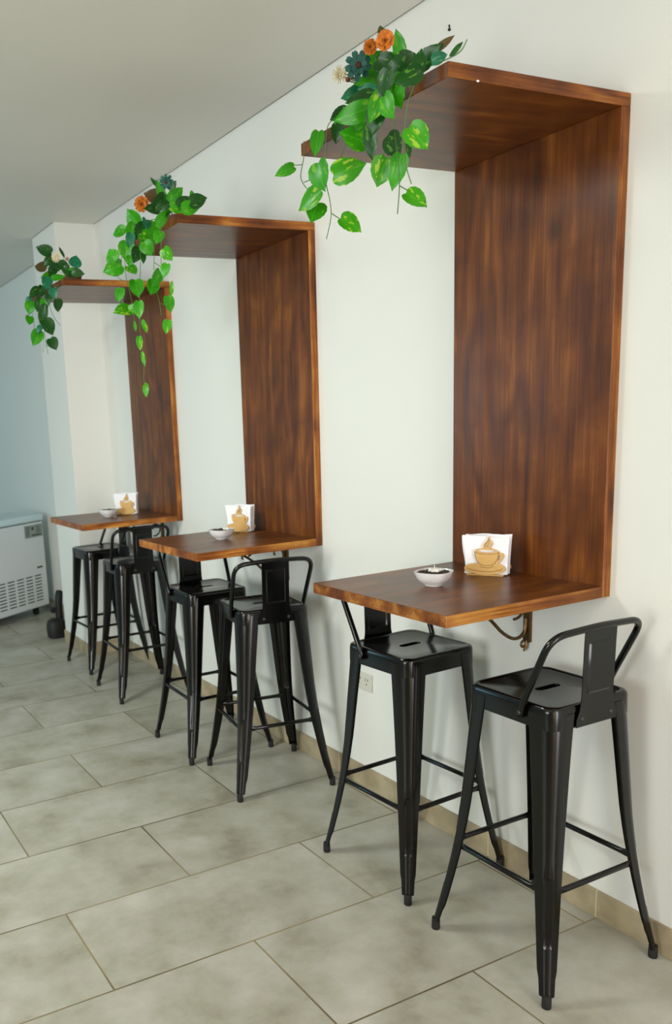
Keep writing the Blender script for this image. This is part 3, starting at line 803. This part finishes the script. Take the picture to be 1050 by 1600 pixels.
LEAVES_B = [(-0.568,1.702,2.292,0.062,0.05,-0.6,0.8,-0.1,-0.78,-0.55,0.31,0),
(-0.651,1.587,2.177,0.057,0.057,-0.18,0.49,0.85,-0.75,-0.63,0.2,0),
(-0.62,1.668,2.141,0.08,0.065,-0.88,0.37,-0.29,-0.37,-0.93,-0.05,0),
(-0.62,1.51,2.181,0.068,0.062,-0.18,0.11,-0.98,-0.52,-0.86,-0,0),
(-0.51,1.68,2.349,0.074,0.065,-0.54,0.22,0.81,-0.75,-0.57,-0.34,0),
(-0.66,1.208,2.214,0.07,0.035,-0.36,-0.71,-0.61,0.26,-0.7,0.66,4),
(-0.638,1.111,2.216,0.069,0.047,0.82,0.06,0.57,0.35,-0.84,-0.42,0),
(-0.623,1.294,2.176,0.067,0.056,0.64,-0.05,-0.77,0.03,-1,0.09,2),
(-0.646,1.241,2.136,0.055,0.047,0.5,-0.06,-0.86,-0.43,-0.89,-0.19,0),
(-0.631,1.101,2.09,0.05,0.045,0.51,-0.24,-0.83,-0.76,-0.57,-0.3,2),
(-0.615,1.475,2.102,0.056,0.044,0.24,-0.72,-0.65,-0.26,-0.69,0.68,2),
(-0.615,1.441,2.027,0.067,0.056,0.03,-0.19,-0.98,-0.19,-0.97,0.18,0),
(-0.651,1.089,2.032,0.05,0.034,-0.3,0.15,-0.94,-0.69,-0.72,0.11,0),
(-0.639,1.197,2.022,0.071,0.041,-0.54,-0.07,-0.84,0.18,-0.98,-0.04,0),
(-0.647,1.218,1.994,0.058,0.047,-0.44,-0.3,-0.85,0.05,-0.95,0.32,0),
(-0.642,1.558,2.018,0.057,0.039,-0.31,-0.1,-0.94,-0.62,-0.73,0.28,0),
(-0.651,1.515,1.952,0.075,0.063,-0.99,-0.08,-0.12,-0.02,-0.75,0.66,2),
(-0.619,1.516,1.953,0.069,0.042,-0.63,0.78,-0.09,-0.76,-0.58,0.3,2),
(-0.658,1.333,1.931,0.065,0.037,-0.09,-0.07,-0.99,-0.49,-0.87,0.1,0),
(-0.639,1.329,1.87,0.049,0.02,0.32,0.14,-0.94,-0.57,-0.76,-0.31,2),
(-0.657,1.03,1.96,0.05,0.015,-0.03,0.18,-0.98,-0.54,-0.83,-0.13,2),
(-0.611,1.154,1.928,0.057,0.041,0.18,-0.08,-0.98,0.01,-1,0.08,0),
(-0.644,1.114,1.842,0.049,0.032,-0.28,-0.06,-0.96,-0.5,-0.84,0.19,2),
(-0.631,1.447,1.884,0.038,0.013,0.1,-0.05,-0.99,-0.39,-0.92,0.01,0),
(-0.654,1.356,1.809,0.052,0.024,-0.01,-0.1,-1,-0.44,-0.89,0.09,2),
(-0.656,1.324,1.748,0.055,0.016,0.02,-0.24,-0.97,-0.58,-0.79,0.19,2),
(-0.621,1.399,1.634,0.056,0.025,-0.19,-0.32,-0.93,-0.66,-0.66,0.36,2),
(-0.508,1.462,2.38,0.082,0.056,-0.75,0.54,0.37,-0.53,-0.84,0.15,3),
(-0.51,1.388,2.373,0.092,0.034,-0.37,-0.11,0.92,-0.18,-0.97,-0.19,0),
(-0.568,1.137,2.303,0.072,0.043,0.74,-0.12,0.66,-0.13,-0.99,-0.03,0),
(-0.639,0.884,2.196,0.069,0.042,0.99,0.08,0.07,0.1,-0.97,-0.21,0),
(-0.615,0.873,2.218,0.064,0.044,0.95,-0.07,0.3,-0.07,-1,-0.01,1),
(-0.593,0.959,2.258,0.035,0.018,0.16,0.39,0.91,-0.07,-0.91,0.41,0),
(-0.62,1.011,2.224,0.062,0.036,0.9,-0.37,-0.24,-0.35,-0.93,0.11,2),
(-0.594,1.225,2.292,0.071,0.044,-0.54,0.24,-0.81,-0.19,-0.97,-0.16,1),
(-0.554,1.22,2.301,0.066,0.049,0.37,-0.43,0.82,-0.57,-0.8,-0.16,1),
(-0.616,0.971,2.236,0.056,0.041,0.81,-0.37,0.46,-0.49,-0.86,0.16,1),
(-0.593,1.296,2.288,0.061,0.044,-1,-0.01,0.06,0.03,-0.93,0.38,1),
(-0.612,1.376,2.225,0.068,0.051,-0.39,0.61,-0.69,-0.43,-0.78,-0.45,1),
(-0.554,1.601,2.275,0.067,0.048,-0.23,0.47,-0.85,-0.47,-0.82,-0.32,0),
(-0.623,1.228,2.199,0.06,0.049,-0.01,0.06,-1,0.09,-0.99,-0.06,0),
(-0.632,1.388,2.141,0.057,0.046,-0.3,0.13,-0.95,0.02,-0.99,-0.14,1),
(-0.648,1.4,2.197,0.051,0.034,-0.21,0.13,-0.97,-0.37,-0.93,-0.04,4),
(-0.516,1.43,2.421,0.046,0.014,-0.57,0.24,0.79,-0.44,-0.89,-0.05,1),
(-0.55,1.195,2.349,0.038,0.033,0.37,-0.68,0.63,-0.82,-0.56,-0.12,1),
(-0.623,1.117,2.236,0.058,0.037,-0.59,0.58,-0.56,-0.77,-0.6,0.2,1),
(-0.626,1.185,2.165,0.049,0.038,-0.42,0.03,-0.9,-0.39,-0.91,0.16,0),
(-0.615,1.491,2.138,0.041,0.035,-0.26,-0.03,-0.97,-0.49,-0.86,0.16,0),
(-0.614,1.359,2.125,0.04,0.02,-0.14,-0.18,-0.97,-0.35,-0.91,0.22,1)]
LEAVES_C = [(-0.538,2.853,2.444,0.084,0.057,-0.83,0.4,0.39,-0.4,-0.91,0.08,1),
(-0.522,2.99,2.382,0.075,0.059,-0.64,0.72,0.27,-0.61,-0.69,0.4,3),
(-0.582,2.239,2.273,0.058,0.055,0.31,0.27,0.91,-0.06,-0.95,0.31,4),
(-0.631,2.073,2.193,0.056,0.036,0.89,-0.37,-0.28,-0.43,-0.88,-0.19,1),
(-0.636,2.122,2.214,0.04,0.022,0.9,-0.32,0.29,-0.33,-0.94,-0.02,0),
(-0.581,2.703,2.287,0.071,0.033,-0.93,-0.14,-0.34,0.03,-0.95,0.31,0),
(-0.636,2.344,2.217,0.066,0.031,0.97,-0.11,0.2,-0.18,-0.93,0.32,0),
(-0.619,2.592,2.23,0.062,0.052,-0.31,-0.17,-0.93,-0.22,-0.94,0.25,4),
(-0.617,2.826,2.218,0.073,0.06,-0.83,0.16,-0.53,-0.46,-0.74,0.5,1),
(-0.637,2.438,2.159,0.055,0.043,0.03,-0.22,-0.98,-0.44,-0.88,0.18,4),
(-0.626,2.432,2.1,0.06,0.06,0.08,0.19,-0.98,0.46,-0.88,-0.14,1),
(-0.651,2.818,2.141,0.068,0.057,-0.29,-0.07,-0.96,-0.39,-0.9,0.18,0),
(-0.617,2.973,2.096,0.051,0.046,-0.25,-0.33,-0.91,0.16,-0.94,0.3,0),
(-0.644,2.622,2.081,0.105,0.048,-0.17,0.36,-0.92,-0.49,-0.84,-0.23,1),
(-0.655,2.505,2.005,0.081,0.066,0.47,0.03,-0.88,0.1,-0.99,0.02,1),
(-0.631,2.825,1.987,0.084,0.063,-0.43,0,-0.9,-0.04,-1,0.02,0),
(-0.638,2.51,1.924,0.062,0.054,0.36,-0.24,-0.9,-0.23,-0.96,0.16,1),
(-0.612,2.781,2.152,0.073,0.052,-0.31,0.32,-0.9,-0.42,-0.89,-0.17,1),
(-0.527,2.595,2.384,0.055,0.015,-0.34,0.25,0.91,-0.07,-0.97,0.24,1),
(-0.451,2.942,2.381,0.081,0.054,-0.44,0.9,0.08,-0.9,-0.43,-0.02,1),
(-0.554,2.488,2.293,0.063,0.049,0.86,-0.08,-0.5,0,-0.99,0.17,1),
(-0.561,2.677,2.302,0.061,0.046,-0.57,-0.21,-0.79,0.06,-0.98,0.21,1),
(-0.612,2.71,2.21,0.056,0.046,-0.11,0.21,-0.97,-0.08,-0.98,-0.2,1),
(-0.635,2.529,2.144,0.054,0.039,-0.18,-0.21,-0.96,-0.56,-0.78,0.28,1),
(-0.632,2.909,2.189,0.042,0.032,-0.48,0.19,-0.86,-0.64,-0.74,0.2,4),
(-0.651,2.111,2.19,0.049,0.027,0.92,0.28,-0.29,0.21,-0.95,-0.25,1),
(-0.613,2.817,2.029,0.047,0.031,-0.54,0.12,-0.83,-0.52,-0.83,0.22,4),
(-0.63,2.224,2.223,0.055,0.032,0.67,-0.27,-0.69,-0.31,-0.95,0.06,1),
(-0.523,2.85,2.383,0.063,0.047,-0.76,0.27,-0.59,-0.42,-0.89,0.14,1),
(-0.622,2.645,2.133,0.061,0.04,0.09,-0.05,-0.99,-0.35,-0.94,0.01,0)]
VINES_A = [[(-0.625,0.223,2.211),(-0.625,0.225,2.175),(-0.625,0.243,2.132),(-0.625,0.233,2.109),(-0.625,0.209,2.085)],
[(-0.625,0.092,2.223),(-0.625,0.12,2.202),(-0.625,0.127,2.092),(-0.625,0.113,2.042),(-0.625,0.107,2.005),(-0.625,0.116,1.976),(-0.625,0.131,1.947)],
[(-0.625,0.107,2.005),(-0.625,0.064,1.98)],
[(-0.625,-0.228,2.214),(-0.625,-0.207,2.187),(-0.625,-0.192,2.166),(-0.625,-0.182,2.112),(-0.625,-0.184,2.049),(-0.625,-0.204,1.998)],
[(-0.625,-0.145,2.194),(-0.625,-0.147,2.122),(-0.625,-0.155,2.079),(-0.625,-0.163,2.009),(-0.625,-0.155,1.944)],
[(-0.625,-0.163,2.004),(-0.625,-0.202,1.98)],
[(-0.625,0.236,2.156),(-0.625,0.283,2.167)],
[(-0.625,0.228,2.11),(-0.625,0.188,2.108)],
[(-0.625,-0.376,2.228),(-0.625,-0.358,2.213),(-0.625,-0.321,2.212),(-0.625,-0.269,2.217)],
[(-0.625,0.004,2.177),(-0.625,0.049,2.141),(-0.625,0.068,2.117)]]
VINES_B = [[(-0.625,1.354,2.178),(-0.625,1.364,2.115),(-0.625,1.396,1.978),(-0.625,1.412,1.84),(-0.625,1.389,1.753),(-0.625,1.405,1.686),(-0.625,1.393,1.639)],
[(-0.625,1.156,2.199),(-0.625,1.157,2.164),(-0.625,1.174,2.081),(-0.625,1.167,1.992)],
[(-0.625,1.217,2.192),(-0.625,1.223,2.152),(-0.625,1.244,2.062)],
[(-0.625,1.23,1.981),(-0.625,1.209,1.94),(-0.625,1.2,1.892)],
[(-0.625,1.516,2.21),(-0.625,1.521,2.143),(-0.625,1.518,2.075),(-0.625,1.478,1.99),(-0.625,1.456,1.868)],
[(-0.625,1.651,2.114),(-0.625,1.543,2.068)],
[(-0.625,1.234,2.086),(-0.625,1.177,2.061)],
[(-0.625,1.209,1.938),(-0.625,1.157,1.925)],
[(-0.625,1.522,2.222),(-0.625,1.56,2.15)]]
VINES_C = [[(-0.625,2.562,2.149),(-0.625,2.545,2.095),(-0.625,2.493,2.046),(-0.625,2.415,2.003)],
[(-0.625,2.664,2.043),(-0.625,2.698,1.988),(-0.625,2.739,1.903)],
[(-0.625,2.688,2.021),(-0.625,2.68,1.961),(-0.625,2.656,1.885)],
[(-0.625,2.889,2.146),(-0.625,2.874,2.104),(-0.625,2.857,2.041)],
[(-0.625,2.753,2.103),(-0.625,2.764,2.04)],
[(-0.625,2.697,1.933),(-0.625,2.621,1.923)]]
FLOWERS_A = [('orange',-0.58,-0.06,2.351,0.024), ('orange',-0.58,-0.004,2.358,0.019), ('teal',-0.6,0.017,2.323,0.034), ('cream',-0.58,0.118,2.34,0.024), ('bud',-0.58,0.122,2.351,0.007), ('bud',-0.58,0.087,2.318,0.008), ('bud',-0.58,0.07,2.318,0.006)]
FLOWERS_B = [('teal',-0.6,1.144,2.345,0.027), ('orange',-0.58,1.419,2.336,0.032)]
FLOWERS_C = [('cream',-0.58,2.52,2.342,0.030), ('beige',-0.58,2.357,2.305,0.014)]


LM = ['leaf', 'leafd', 'leafv', 'leafb', 'leaft']
def leaf(bm, uvl, c, L, Wd, ax, nr, mi, rnd):
    ax = Vector(ax).normalized(); nr = Vector(nr).normalized(); sd = ax.cross(nr).normalized(); nr = sd.cross(ax)
    c = Vector(c)
    # half outline of a heart shaped leaf: (along 0..1, half width 0..1)
    slim = Wd/L < .45
    prof = [(0, .0), (.06, .45), (.16, .72), (.32, .92), (.5, .97), (.66, .84), (.80, .58), (.91, .27), (1, 0)] if slim else \
           [(.06, .0), (.0, .42), (.08, .80), (.26, 1.0), (.46, .98), (.64, .80), (.79, .52), (.90, .22), (1, 0)]
    sp = smooth_path([(a, h_, 0) for a, h_ in prof], 2); prof = [(p.x, max(0, p.y)) for p in sp]
    fold = rnd.uniform(.10, .32); curl = rnd.uniform(.02, .28); ser = 0 if slim else .025
    rows = []
    for i, (t, hw) in enumerate(prof):
        hw2 = hw*(1 + (ser if i % 2 else -ser)); row = []
        tm = max(t, .06) if not slim else t
        for u in (-1, -.5, 0, .5, 1):
            tt = tm + (t-tm)*abs(u)
            lift = fold*abs(u)*hw2*Wd/2 - curl*L*(tt-.4)**2 - .06*L*math.sin(abs(u)*3+i*.5)*.25
            p = c + ax*((tt-.5)*L) + sd*(u*hw2*Wd/2) - nr*(curl*L*0) + nr*lift
            row.append((bm.verts.new(p), (.5+u*hw*.5, tt)))
        rows.append(row)
    for a, b in zip(rows, rows[1:]):
        for k in range(4):
            q = [a[k], a[k+1], b[k+1], b[k]]
            f = bm.faces.new([v for v, _ in q]); f.material_index = mi; f.smooth = True
            for lp, (_, uv) in zip(f.loops, q): lp[uvl].uv = uv

def petals(bm, n, r, w, tilt, layers=1, rnd=random, notch=True):
    for L in range(layers):
        rr = r*(1-.28*L)
        for k in range(n):
            a = 2*PI*k/n + L*PI/n + rnd.uniform(-.08, .08); ti = tilt + L*.35 + rnd.uniform(-.12, .12)
            d = Vector((math.cos(a), math.sin(a), 0)); s = Vector((-math.sin(a), math.cos(a), 0)); up = Vector((0, 0, 1))
            prev = None
            for t, h in ((.08, .18), (.3, .65), (.55, .95), (.8, 1), (.95, .7), (1.0, .35)):
                base = d*(rr*t*math.cos(ti)) + up*(rr*(t*math.sin(ti) - .25*t*t))
                row = [bm.verts.new(base + s*(u*h*w*rr/2) + up*(.06*rr*abs(u)) - d*(.05*rr if (u == 0 and t == 1.0 and notch) else 0)) for u in (-1, 0, 1)]
                if prev:
                    for j in range(2): bm.faces.new((prev[j], prev[j+1], row[j+1], row[j]))
                prev = row

def flower(parent, kind, c, r, rnd):
    face = (cam_dir_of(c) + Vector((rnd.uniform(-.3, .3), rnd.uniform(-.3, .3), rnd.uniform(-.1, .3)))).normalized()
    rot = Vector((0, 0, 1)).rotation_difference(face).to_matrix().to_4x4()
    bm = bmesh.new(); mt = {'orange': 'orange', 'teal': 'teal', 'cream': 'cream', 'beige': 'pinkb', 'bud': 'budc'}[kind]
    if kind == 'orange': petals(bm, 11, r, .50, .35, 3, rnd)
    elif kind == 'teal': petals(bm, 9, r, .46, .15, 2, rnd)
    elif kind in ('cream', 'beige'): petals(bm, 16, r, .16, .45, 3, rnd, False)
    else: bmesh.ops.create_icosphere(bm, subdivisions=2, radius=r, matrix=Matrix.Diagonal((.8, .8, 1.3, 1)))
    bmesh.ops.transform(bm, matrix=Matrix.Translation(c) @ rot, verts=bm.verts[:])
    nm = 'flower_bud' if kind == 'bud' else 'flower'
    o = obj(nm, bm, M[mt], parent, smooth=True)
    if kind != 'bud':
        tag(o, {'orange': 'orange flower', 'teal': 'dark teal flower', 'cream': 'cream spiky flower', 'beige': 'dusty pink flower'}[kind])
        bm = bmesh.new(); bmesh.ops.create_icosphere(bm, subdivisions=2, radius=r*.24, matrix=Matrix.Diagonal((1, 1, .6, 1)))
        bmesh.ops.transform(bm, matrix=Matrix.Translation(Vector(c)+face*r*.08) @ rot, verts=bm.verts[:])
        obj('flower_center', bm, M['fcen' if kind != 'cream' else 'cream'], o, smooth=True)

# flowers turn towards the open room, where people pass
def cam_dir_of(c):
    return Vector((-.62, -.72, -.25)).normalized()

def arrangement(label, leaves, vines, flowers, y0, y1, seed):
    rnd = random.Random(seed); cy = (y0+y1)/2
    t = thing('flower_arrangement', label, 'flower arrangement', (-.50, cy, ZS), 0, 'leafy flower arrangements on the overhead shelves')
    inv = Matrix.Translation((.50, -cy, -ZS))
    def adopt(o): o.matrix_parent_inverse = inv
    bm = bmesh.new()   # low basket the stems stand in
    lathe(bm, [(0, 0), (.040, 0), (.050, .004), (.056, .028), (.054, .030), (.046, .020), (0, .018)], 24)
    for v in bm.verts: v.co = Vector((v.co.x*.9-.50, v.co.y*1.5+cy, v.co.z+ZS+.0002))
    adopt(obj('basket', bm, M['basket'], t, autosmooth=40))
    bm = bmesh.new(); uvl = bm.loops.layers.uv.new('UVMap')
    for r in leaves:
        leaf(bm, uvl, r[0:3], r[3]*1.12, r[4]*1.10, r[5:8], r[8:11], int(r[11]), rnd)
    bmesh_me = bpy.data.meshes.new('foliage'); bm.to_mesh(bmesh_me); bm.free()
    for k in LM: bmesh_me.materials.append(M[k])
    fo = bpy.data.objects.new('foliage', bmesh_me); C.objects.link(fo); fo.parent = t; adopt(fo)
    for v in vines:
        bm = bmesh.new(); pts = smooth_path(v, 5); tube(bm, pts, .0012, 6)
        adopt(obj('vine', bm, M['stem'], t, smooth=True))
    bm = bmesh.new()   # short stems that rise from the basket to the upper leaves
    for r in leaves:
        if r[2] > ZS+.03:
            b = Vector((-.50+rnd.uniform(-.03, .03), cy+rnd.uniform(-.05, .05), ZS+.02))
            e = Vector(r[0:3]) - Vector(r[5:8]).normalized()*r[3]*.42
            tube(bm, [b, (b+e)/2+Vector((0, 0, .008)), e], .0013, 5)
    for f in flowers:
        b = Vector((-.50, cy, ZS+.02)); e = Vector(f[1:4]) + Vector((.006, .006, 0))
        tube(bm, [b, (b+e)/2+Vector((0, 0, .01)), e], .0016, 5)
    adopt(obj('stem', bm, M['stem'], t, smooth=True))
    before = set(t.children)
    for f in flowers: flower(t, f[0], Vector(f[1:4]), f[4], rnd)
    for o in set(t.children)-before: adopt(o)
    return t
arrangement('green leaves, orange and teal flowers on the overhead shelf of the nearest wall table', LEAVES_A, VINES_A, FLOWERS_A, -.17, .20, 1)
arrangement('long trailing green leaves with a teal and an orange flower on the middle overhead shelf', LEAVES_B, VINES_B, FLOWERS_B, 1.13, 1.42, 2)
arrangement('dark green leaves with a cream flower, trailing from the farthest overhead shelf', LEAVES_C, VINES_C, FLOWERS_C, 2.45, 2.66, 3)

# ================================================================ FREEZER
t = thing('chest_freezer', 'white chest freezer with vent slots standing past the column, cut by the picture edge', 'freezer', (-.065, 5.013, 0), math.radians(32.3))
t['label'] = 'white chest freezer with rows of vent slots, standing beyond the white column'
FW_, FD_ = 1.05, .62       # width runs along local -X, depth along +Y
bm = bmesh.new(); box(bm, (-FW_, 0, .075), (0, FD_, .775)); obj('cabinet', bm, M['freezer'], t, bevel=.012)
bm = bmesh.new(); box(bm, (-FW_-.006, -.008, .780), (.006, FD_, .835)); obj('lid', bm, M['lid'], t, bevel=.014)
bm = bmesh.new(); box(bm, (-FW_+.01, .01, .772), (-.01, FD_-.01, .783)); obj('lid_seal', bm, M['dark'], t)
for x in (-.09, -FW_+.09):
    for y in (.08, FD_-.08):
        bm = bmesh.new(); tube(bm, [(x-.014, y, .026), (x+.014, y, .026)], .026, 16); box(bm, (x-.02, y-.016, .040), (x+.02, y+.016, .0755))
        obj('caster', bm, M['rubber'], t, autosmooth=40)
bm = bmesh.new()
for c in range(5):
    for r in range(9):
        x1 = -.075-.105*c; z = .130 + .0258*r
        box(bm, (x1-.078, -.0012, z), (x1, .004, z+.0085))
obj('vent_slots', bm, M['dark'], t)
bm = bmesh.new(); box(bm, (-.225, -.0012, .655), (-.012, .003, .757)); la = obj('label_plate', bm, M['label'], t)
bm = bmesh.new(); rl = random.Random(4)
for k in range(8): box(bm, (-.215, -.0018, .667+.0105*k), (-.215+rl.uniform(.045, .06), 0, .672+.0105*k))
for k in range(7): box(bm, (-.09, -.0018, .690+.009*k), (-.09+rl.uniform(.04, .068), 0, .6935+.009*k))
box(bm, (-.145, -.0018, .667), (-.03, 0, .679))
tube(bm, [(-.130, -.0018, .728), (-.130, 0, .728)], .014, 14)
obj('label_print', bm, M['ink'], la)
bm = bmesh.new(); box(bm, (-.115, -.0015, .398), (-.050, .003, .412)); obj('nameplate', bm, M['ink'], t)

# ================================================================ BLACK STAND BEHIND THE COLUMN
t = thing('floor_fan', 'black stand with rounded foot peeking out on the floor behind the white column', 'stand', (-.272, 4.16, 0))
t.name = 'floor_stand'
bm = bmesh.new(); lathe(bm, [(0, 0), (.055, 0), (.066, .006), (.070, .05), (.068, .095), (.058, .125), (.035, .14), (0, .142)], 28, sq=3.5); obj('base', bm, M['rubber'], t, autosmooth=40)
bm = bmesh.new(); tube(bm, smooth_path([(.030, .0, .12), (.028, .0, .20), (.034, 0, .29), (.05, .02, .33)]), .028, 14); box(bm, (-.03, -.02, .185), (.045, .03, .225)); obj('post', bm, M['rubber'], t, autosmooth=40)

# ================================================================ OUTLET, WALL SPECK
t = thing('power_outlet', 'cream double power outlet low on the wall behind the stools', 'power outlet', (0, .828, .448))
bm = bmesh.new(); box(bm, (-.006, -.057, -.036), (0, .057, .036)); obj('cover_plate', bm, M['outlet'], t, bevel=.002)
bm = bmesh.new()
for s in (-1, 1):
    y = s*.024
    box(bm, (-.0068, y-.009, .004), (-.005, y-.0065, .015)); box(bm, (-.0068, y+.0065, .004), (-.005, y+.009, .015)); tube(bm, [(-.0068, y, -.008), (-.005, y, -.008)], .003, 10)
obj('socket_holes', bm, M['dark'], t)
t = thing('wall_screw', 'small dark screw high on the wall above the nearest overhead shelf', 'screw', (-.0, .355, 2.613))
bm = bmesh.new(); tube(bm, [(0, 0, 0), (-.006, 0, 0)], .0035, 8); tube(bm, [(-.002, 0, -.002), (-.003, .001, .014)], .002, 6); obj('screw_head', bm, M['dark'], t)
